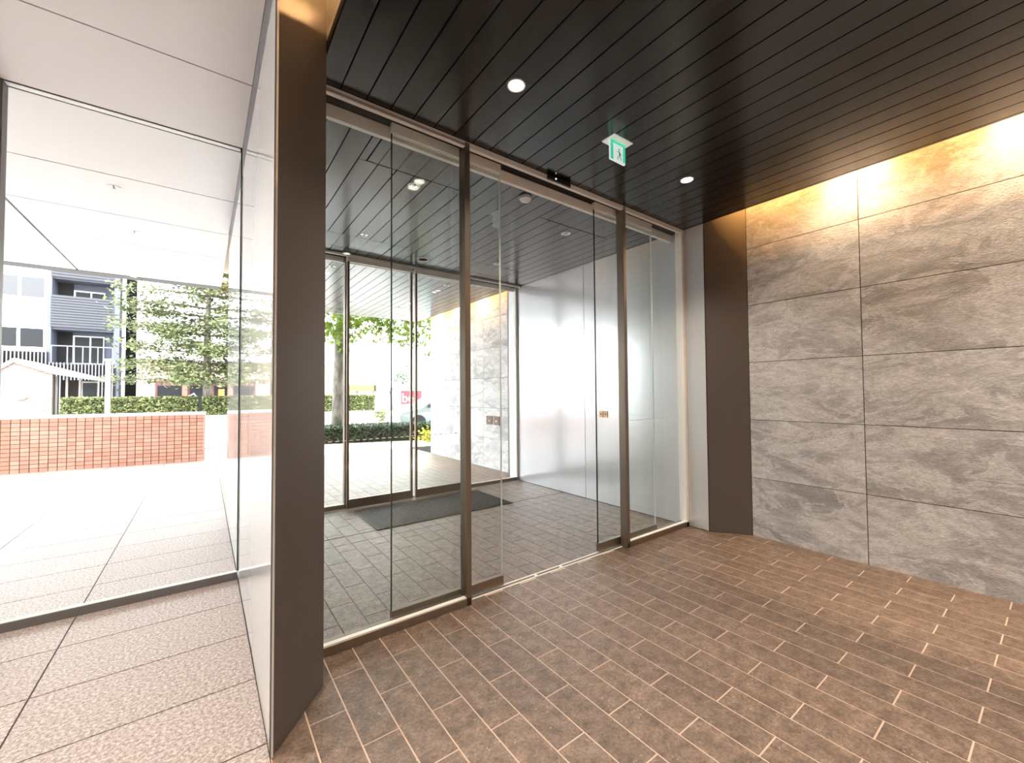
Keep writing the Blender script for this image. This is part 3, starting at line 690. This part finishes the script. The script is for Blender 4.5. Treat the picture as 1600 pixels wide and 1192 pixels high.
# yellow bush
t = empty('yellow_bush', (5.85, 11.95, 0), 'small yellow-green bush at the stone wall end', 'bush'); WL[t.name] = Vector()
rg = random.Random(5)
leaves('leaves', [(rg.gauss(0, .26), rg.gauss(0, .2), abs(rg.gauss(.2, .13))) for _ in range(420)], 0.13, ML_YEL, t, flat=0.7, rng=rg)
tube('stem', [(0, 0, 0), (0.02, 0, 0.25)], [0.02, 0.01], M_BARK1, t)
t = empty('round_shrub', (7.9, 22.6, 0), 'small light green shrub at the end of the far planter', 'bush'); WL[t.name] = Vector()
leaves('leaves', [(rg.gauss(0, .32), rg.gauss(0, .25), abs(rg.gauss(.35, .22))) for _ in range(420)], 0.14, ML_HEDGE, t, flat=0.7, rng=rg)
tube('stem', [(0, 0, 0), (0.02, 0, 0.4)], [0.03, 0.01], M_BARK1, t)

# ---- leafy street tree (left)
t = empty('street_tree', (0.12, 24.35, 0.5), 'leafy street tree with layered branches behind the brick wall', 'tree'); WL[t.name] = Vector()
tube('trunk', [(0, 0, 0), (0.0, 0, 1.5), (-0.03, 0, 3.2), (0.0, 0, 5.0), (0.05, 0, 7.5)], [0.20, 0.18, 0.15, 0.11, 0.04], M_BARK1, t, 10)
rg = random.Random(11); pts = []; layer = 0
for zc in [1.75, 2.2, 2.55, 3.0, 3.4, 3.9, 4.3, 4.8, 5.2, 5.8, 6.3, 6.9, 7.4]:
    nb = 6
    for k in range(nb):
        a = rg.uniform(0, 6.283) if k > 1 else (math.pi + rg.uniform(-.35, .35) if k == 0 else rg.uniform(-.35, .35))
        L = rg.uniform(1.7, 2.6)*(1.0 if zc < 6 else 0.65)
        if k == 0: L = rg.uniform(2.7, 3.5)*(1.0 if zc < 6 else 0.6)
        d = Vector((math.cos(a), math.sin(a), rg.uniform(-0.06, 0.10)))
        st = Vector((0, 0, zc-0.1))
        tube('branch', [st, st+d*L*0.5+Vector((0, 0, 0.06)), st+d*L*0.95], [0.045, 0.028, 0.008], M_BARK1, t, 5)
        for _ in range(300):
            u = rg.uniform(0.22, 1.0)**0.8; w = 0.38*math.sin(math.pi*min(1, u*0.95))+0.10
            q = st+d*L*u+Vector((rg.gauss(0, w), rg.gauss(0, w), rg.gauss(0.03, 0.14)))
            pts.append(tuple(q))
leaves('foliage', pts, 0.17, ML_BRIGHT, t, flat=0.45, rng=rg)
# ---- plane tree outside the far doors
t = empty('plane_tree', (3.42, 13.95, 0), 'mottled tree trunk with hanging bright green leaves outside the far doors', 'tree'); WL[t.name] = Vector()
tube('trunk', [(-0.03, 0, 0), (0.0, 0, 0.8), (0.02, 0, 2.0), (0.05, 0, 3.2), (0.12, 0, 4.6), (0.2, 0, 7.0)], [0.21, 0.175, 0.155, 0.145, 0.13, 0.07], M_BARK2, t, 12)
rg = random.Random(23); pts = []
for st, en in (((0.1, 0, 4.4), (2.0, -1.2, 3.9)), ((0.1, 0, 4.2), (3.2, -0.8, 3.55)), ((0.1, 0, 4.6), (1.2, -1.9, 4.2)), ((0.1, 0, 4.3), (-1.4, -0.8, 3.9)), ((0.12, 0, 4.8), (3.6, 0.6, 4.2)), ((0.12, 0, 5.2), (-1.8, 0.8, 4.9)), ((0.15, 0, 5.6), (2.4, 0.3, 5.5)), ((0.1, 0, 4.3), (0.9, -0.9, 3.7)), ((0.1, 0, 4.4), (-0.6, -1.3, 4.0)), ((0.1, 0, 4.5), (2.7, -1.8, 4.0)), ((0.1, 0, 4.4), (3.7, -1.0, 3.7))):
    st, en = Vector(st), Vector(en); md = (st+en)/2+Vector((0, 0, 0.35))
    tube('branch', [st, md, en], [0.06, 0.035, 0.01], M_BARK2, t, 6)
    for _ in range(150):
        u = rg.uniform(0.25, 1.05); q = st*(1-u)**2+md*2*u*(1-u)+en*u*u if u <= 1 else en
        pts.append((q.x+rg.gauss(0, .30), q.y+rg.gauss(0, .30), q.z-abs(rg.gauss(0, .28))+0.12))
for _ in range(34):                                         # drooping leafy shoots low under the crown
    q0 = (rg.uniform(-1.1, 3.6), rg.uniform(-1.5, 0.2), rg.uniform(3.45, 4.0))
    L_ = rg.uniform(0.15, 0.75)
    for k in range(int(14+26*L_)): pts.append((q0[0]+rg.gauss(0, .15), q0[1]+rg.gauss(0, .15), q0[2]-L_*rg.random()))
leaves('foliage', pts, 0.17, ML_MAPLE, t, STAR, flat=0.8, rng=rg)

# ---- gabled brick hut
M_HUT = make_brickwall('pink_brick', (0.20, 0.15, 0.137), (0.165, 0.115, 0.105), (0.25, 0.215, 0.205), 0.24, 0.085)
M_HUTROOF = mat('cream_paint', (0.26, 0.245, 0.225), 0.6); M_INKB = mat('brown_doorway', (0.06, 0.045, 0.04), 0.8)
M_WHITE = mat('white_paint', (0.82, 0.80, 0.78), 0.6)
M_DGLASS = mat('dark_window', (0.018, 0.019, 0.021), 0.3, 0, 0.15)
hut = empty('brick_hut', (-5.2, 23.2, 0), 'small gabled pink brick hut behind the brick wall', 'hut'); WL[hut.name] = Vector()
def ypoly(name, pts, y0, y1, m, parent):
    n_ = len(pts); v = [(x, y0, z) for x, z in pts]+[(x, y1, z) for x, z in pts]
    return poly(name, v, [tuple(range(n_)), tuple(range(n_, 2*n_))[::-1]]+[(i, (i+1) % n_, n_+(i+1) % n_, n_+i) for i in range(n_)], m, parent)
# front face of the gable
ypoly('gable_wall', [(-2.6, 0.12), (0.535, 0.12), (0.535, 2.50), (-0.44, 2.82), (-2.6, 1.0)], 0, 0.25, M_HUT, hut)
ypoly('roof_rake', [(-2.7, 0.94), (-0.44, 2.92), (1.69, 2.24), (1.69, 2.12), (0.6, 2.33), (-0.44, 2.76), (-2.7, 0.80)], -0.08, 2.6, M_HUTROOF, hut)
box('back_wall', (0.535, 1.2, 0.12), (1.6, 1.35, 2.15), M_INKB, hut)
for x in (0.56, 0.84, 1.20): box('post', (x, 0.25, 0.12), (x+0.06, 0.33, 2.26), M_HUTROOF, hut)
wn = box('window_frame', (1.27, 0.28, 0.9), (1.76, 0.34, 2.08), M_HUTROOF, hut)
WL[wn.name] = Vector((1.515, 0.31, 1.49)); box('pane', (1.31, 0.27, 0.95), (1.72, 0.285, 2.02), M_DGLASS, wn)
lathe('wall_lamp', [(0.0, 0.10), (0.10, 0.09), (0.17, 0.04), (0.18, 0.0)], M_HUTROOF, (-0.26, 0, 1.48), hut, 16, Matrix.Rotation(math.radians(90), 3, 'X') @ Matrix.Diagonal((1, 0.65, 1)))
hut.scale = (1.086, 1.086, 1.086); hut.location = (-5.2*1.086, 25.2, 1.5-1.5*1.086)
t = empty('white_post', (-3.15, 23.3, 0), 'white square post at the hedge in front of the slatted screen', 'post')
box('shaft', (-3.22, 23.24, 0), (-3.06, 23.36, 2.9), M_HUTROOF, t, 0.01)
box('cap', (-3.25, 23.21, 2.9), (-3.03, 23.39, 3.0), M_HUTROOF, t)

# ---- apartment block with balconies, dark blue
M_BLUE = mat('blue_grey_render', (0.035, 0.036, 0.046), 0.6); M_BLUEL = mat('light_blue_grey', (0.085, 0.09, 0.125), 0.6)
M_RIB = mat('dark_ribbed_panel', (0.045, 0.046, 0.058), 0.6); M_SLAT = mat('grey_slat', (0.13, 0.125, 0.14), 0.6); M_INK = mat('dark_recess', (0.008, 0.008, 0.010), 0.8)
ap = empty('apartment_block', (-5.6, 36, 0), 'dark blue-grey apartment block with ribbed balconies on the far left', 'building')
YA = 36.0
box('recess_wall', (-7.5, YA+1.3, 0), (-4.36, YA+8, 14), M_BLUEL, ap)
box('pillar', (-7.52, YA-0.05, 0), (-7.33, YA+1.4, 14), M_BLUEL, ap)
box('pillar', (-4.63, YA-0.05, 0), (-4.36, YA+1.4, 14), M_BLUEL, ap)
for z in (3.35, 5.50, 8.55):
    box('balcony_slab', (-7.34, YA+0.05, z), (-4.63, YA+1.3, z+0.12), M_BLUEL, ap)
for z0_, z1_ in ((5.60, 7.55), (8.62, 10.6)):
    pn = box('balcony_parapet', (-7.36, YA-0.06, z0_), (-4.62, YA+0.04, z1_), M_BLUE, ap)
    mb = MB(); z = z0_+0.05
    while z < z1_-0.03:
        mb.box((-7.35, YA-0.10, z), (-4.63, YA-0.055, z+0.09)); z += 0.16
    c_ = WL[pn.name]; mb.v = [(a-c_.x, b-c_.y, c-c_.z) for a, b, c in mb.v]
    o = mb.build('ribs', M_RIB, pn, loc=tuple(c_)); o['kind'] = 'stuff'
for z0_, z1_ in ((3.5, 5.30), (6.4, 8.15)):
    wn = box('window', (-6.64, YA+1.2, z0_), (-5.22, YA+1.3, z1_), M_WHITE, ap)
    box('pane', (-6.55, YA+1.17, z0_+0.08), (-5.90, YA+1.21, z1_-0.09), M_DGLASS, wn)
    box('pane', (-5.82, YA+1.17, z0_+0.08), (-5.28, YA+1.21, z1_-0.09), M_DGLASS, wn)
    box('dark_return', (-7.33, YA+1.24, z0_-0.2), (-6.66, YA+1.32, z1_+0.38), M_INK, ap)
rl = box('balcony_rail', (-7.33, YA-0.05, 4.48), (-4.64, YA, 4.54), M_CHAN, ap)
for k in range(5): box('rail_post', (-7.33+k*0.66, YA-0.04, 3.47), (-7.28+k*0.66, YA, 4.48), M_CHAN, rl)
box('ground_wall', (-7.5, YA+1.0, 0), (-4.36, YA+1.3, 3.35), M_INK, ap)
mb = MB(); x = -13.5
while x < -4.5:
    mb.box((x, YA-0.30, 0.2), (x+0.055, YA-0.2, 4.13 if x < -7.4 else 3.5)); x += 0.15
o = mb.build('slat_screen', M_SLAT, ap, loc=(0, 0, 0)); o['kind'] = 'stuff'
box('screen_backing', (-13.5, YA-0.15, 0), (-7.42, YA-0.05, 4.1), M_INK, ap)
box('screen_backing', (-7.42, YA-0.15, 0), (-4.5, YA-0.05, 3.4), M_INK, ap)
# white building on the far left
wb = empty('white_building', (-10.5, 36, 0), 'white building with large windows at the left edge', 'building')
box('wall', (-16, YA+0.0, 0), (-7.53, YA+9, 14), M_WHITE, wb)
M_CURT = mat('curtained_window', (0.085, 0.085, 0.09), 0.4, 0, 0.15)
for z0_, z1_ in ((4.38, 5.45), (7.30, 8.45)):
    for x0_, x1_ in ((-8.54, -7.64), (-9.95, -8.68), (-11.4, -10.1)):
        wn = box('window', (x0_-0.05, YA-0.03, z0_-0.05), (x1_+0.05, YA+0.02, z1_+0.05), M_WHITE, wb)
        box('pane', (x0_, YA-0.045, z0_), (x1_, YA-0.02, z1_), M_DGLASS if z0_ < 5 else M_CURT, wn)
# alley, drain pipe, shop building
M_TAN = make_brickwall('tan_brick', (0.42, 0.30, 0.21), (0.36, 0.24, 0.165), (0.48, 0.40, 0.33), 0.42, 0.16)
M_SIGNRED = mat('red_lettering', (0.45, 0.10, 0.10), 0.6); M_DKRED = mat('dark_red_frame', (0.10, 0.035, 0.035), 0.5); M_ORB = mat('brown_pillar', (0.22, 0.10, 0.07), 0.7)
tag(box('alley_wall', (-4.36, YA+2.5, 0), (-3.5, YA+3, 13), M_INK), 'dark alley gap beside the apartment block', 'alley')
dp = tag(tube('drain_pipe', [(0, 0, -0.02), (0, 0, 12)], [0.09, 0.09], M_WHITE, None, 8, loc=(-4.16, YA-0.02, 0)), 'white drain pipe beside the dark alley', 'pipe')
sb = empty('shop_building', (2.0, 36, 0), 'tan brick building with dark shop fronts behind the tree', 'building')
box('wall', (-3.56, YA+0.3, 0), (9.5, YA+9, 12), M_TAN, sb)
box('upper_wall', (-3.58, YA+0.22, 3.9), (9.5, YA+0.32, 12), M_WHITE, sb)
for x0_, x1_ in ((-2.62, -1.20), (-0.92, 0.40), (0.45, 1.75), (2.2, 3.6), (3.7, 5.2), (5.4, 7.0)):
    f_ = box('shop_front', (x0_, YA+0.24, 0), (x1_, YA+0.34, 2.50), M_DKRED, sb)
    box('pane', (x0_+0.12, YA+0.22, 0.1), (x1_-0.05, YA+0.26, 2.15), M_DGLASS, f_)
box('pillar', (-1.20, YA+0.12, 0), (-0.92, YA+0.34, 2.55), M_ORB, sb)
aw = box('canopy', (-0.9, YA-0.3, 2.52), (5.4, YA+0.3, 2.64), M_WHITE, sb)
lettering('lettering', 'REKAX', 0.30, M_SIGNRED, (-0.62, YA+0.28, 2.90), sb)
# little street things in front of the shop
t = empty('shop_display', (0.95, YA-0.3, 0), 'orange display board in front of the shop, beside the tree trunk', 'display')
box('board', (0.80, YA-0.35, 0.95), (1.15, YA-0.28, 1.9), mat('orange_board', (0.75, 0.18, 0.03), 0.6), t)
box('stand', (0.90, YA-0.33, 0), (1.05, YA-0.29, 0.95), M_RINGD, t)
t = empty('shop_display', (2.05, YA-0.3, 0), 'pale yellow display board in front of the shop, right of the tree trunk', 'display')
box('board', (1.75, YA-0.35, 0.9), (2.2, YA-0.28, 1.85), mat('yellow_board', (0.80, 0.55, 0.20), 0.6), t)
box('stand', (1.9, YA-0.33, 0), (2.05, YA-0.29, 0.9), M_RINGD, t)
t = empty('white_chair', (-0.65, YA-0.8, 0), 'white curved-back chair outside the shop front', 'chair')
tube('back_loop', [(-0.25, 0, 0.9), (-0.15, 0, 1.45), (0.1, 0, 1.6), (0.22, 0, 1.4), (0.15, 0, 1.15)], [0.05]*5, M_WHITE, t, 6, loc=(-0.65, YA-0.8, 0))
box('seat', (-1.05, YA-1.0, 0.85), (-0.45, YA-0.6, 1.1), M_WHITE, t)
for a in (-1.0, -0.5): box('leg', (a-0.03, YA-0.9, 0), (a+0.03, YA-0.84, 0.85), M_WHITE, t)

# ---- buildings seen through the far doors
rb = empty('street_building', (15, 40, 0), 'pale building with a brown and gold shop band seen through the far doors', 'building')
box('wall', (9.6, 39.5, 0), (30, 46, 14), M_WHITE, rb)
box('shop_band', (9.8, 39.2, 1.75), (12.9, 39.5, 2.3), mat('brown_gold_band', (0.30, 0.19, 0.07), 0.5), rb)
box('awning', (12.95, 38.8, 1.75), (14.6, 39.5, 2.35), M_CHAN, rb)
for x in (9.9, 11.4, 12.9, 14.5): box('pier', (x, 39.2, 0), (x+0.15, 39.5, 1.75), M_GREYP, rb)
wn = box('window', (17.6, 39.42, 3.0), (19.2, 39.52, 3.6), M_CHAN, rb)
t = empty('blank_sign', (12.3, 33.0, 0), 'narrow white projecting sign on a pole', 'sign')
tube('pole', [(0, 0, 0), (0, 0, 2.0)], [0.05, 0.05], M_GREYP, t, 8, loc=(12.3, 33.0, 0))
box('board', (12.05, 32.9, 2.0), (12.4, 33.05, 2.9), M_WHITE, t); box('edge', (12.4, 32.9, 2.0), (12.5, 33.05, 2.9), M_GREYP, t)
rs = empty('red_sign', (8.9, 21.8, 0), 'red street sign with white letters beside the parked car', 'sign')
M_RED = mat('sign_red', (0.75, 0.03, 0.05), 0.5)
bd = box('board', (8.64, 21.8, 0.92), (9.85, 21.86, 1.66), M_RED, rs)
lettering('lettering', 'be', 0.72, M_WHITE, (9.02, 21.79, 1.24), bd, 0.004)
for x in (8.8, 9.7): box('stand_leg', (x, 21.82, 0), (x+0.05, 21.86, 0.92), M_CHAN, rs)
# leafy sprig tree behind sign
t = empty('small_tree', (10.2, 25.5, 0), 'small dark green street tree behind the red sign', 'tree'); WL[t.name] = Vector()
tube('trunk', [(0, 0, 0), (0, 0, 2.4)], [0.06, 0.03], M_BARK1, t, 6)
rg = random.Random(3)
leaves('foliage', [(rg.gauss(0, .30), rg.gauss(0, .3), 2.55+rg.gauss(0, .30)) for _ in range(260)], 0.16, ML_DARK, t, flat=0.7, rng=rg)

# ---- parked silver car
M_CAR = mat('silver_paint', (0.24, 0.27, 0.27), 0.25, 0.3, 0.5, coat=0.5); M_TYRE = mat('tyre', (0.02, 0.02, 0.02), 0.8); M_CGL = mat('car_glass', (0.03, 0.04, 0.04), 0.06, 0, 0.6)
M_WIND = mat('windscreen_glass', (0.50, 0.58, 0.56), 0.06, 0, 0.6)
car = empty('car', (8.35, 16.6, 0), 'silver car parked beyond the low dark hedge, nose to the left', 'car'); WL[car.name] = Vector()
prof = [(-2.1, 0.28), (-2.16, 0.62), (-2.0, 0.76), (-1.2, 0.90), (-0.45, 1.36), (-0.1, 1.44), (1.2, 1.44), (1.9, 1.0), (2.1, 0.85), (2.1, 0.3)]
def tap(z): return 0.82 if z < 0.95 else 0.82-0.36*(z-0.95)
v = []; n_ = len(prof)
for s in (-1, 1):
    v += [(x, s*tap(z), z) for x, z in prof]
poly('body', v, [tuple(range(n_)), tuple(range(n_, 2*n_))[::-1]]+[(i, (i+1) % n_, n_+(i+1) % n_, n_+i) for i in range(n_)], M_CAR, car)
for s in (-1, 1):
    for pts_ in ([(-0.95, 0.96), (-0.42, 1.30), (0.02, 1.37), (0.02, 0.96)], [(0.08, 0.96), (0.08, 1.37), (1.1, 1.37), (1.55, 1.02), (1.5, 0.96)]):
        y_ = lambda z: s*(tap(z)+0.006)
        k = len(pts_); vv = [(x, y_(z), z) for x, z in pts_]+[(x, y_(z)-s*0.02, z) for x, z in pts_]
        poly('side_window', vv, [tuple(range(k)), tuple(range(k, 2*k))[::-1]]+[(i, (i+1) % k, k+(i+1) % k, k+i) for i in range(k)], M_CGL, car)
    box('mirror', (-0.95, s*0.92-0.10, 0.92), (-0.78, s*0.92+0.10, 1.06), M_TYRE, car, 0.02)
    for x in (-1.35, 1.35):
        wh = lathe('wheel', [(0.0, -0.1), (0.30, -0.1), (0.32, -0.06), (0.32, 0.06), (0.30, 0.1), (0.0, 0.1)], M_TYRE, (x, s*0.76, 0.32), car, 18, Matrix.Rotation(math.radians(90), 3, 'X'))
k = [(-1.16, 0.935), (-0.47, 1.355)]
vv = [(x-0.012, s*(tap(z)-0.10), z+0.012) for x, z in k for s in (-1, 1)] + [(x, s*(tap(z)-0.10), z-0.005) for x, z in k for s in (-1, 1)]
poly('windscreen', vv, [(0, 1, 3, 2), (4, 6, 7, 5), (0, 4, 5, 1), (2, 3, 7, 6), (0, 2, 6, 4), (1, 5, 7, 3)], M_WIND, car)
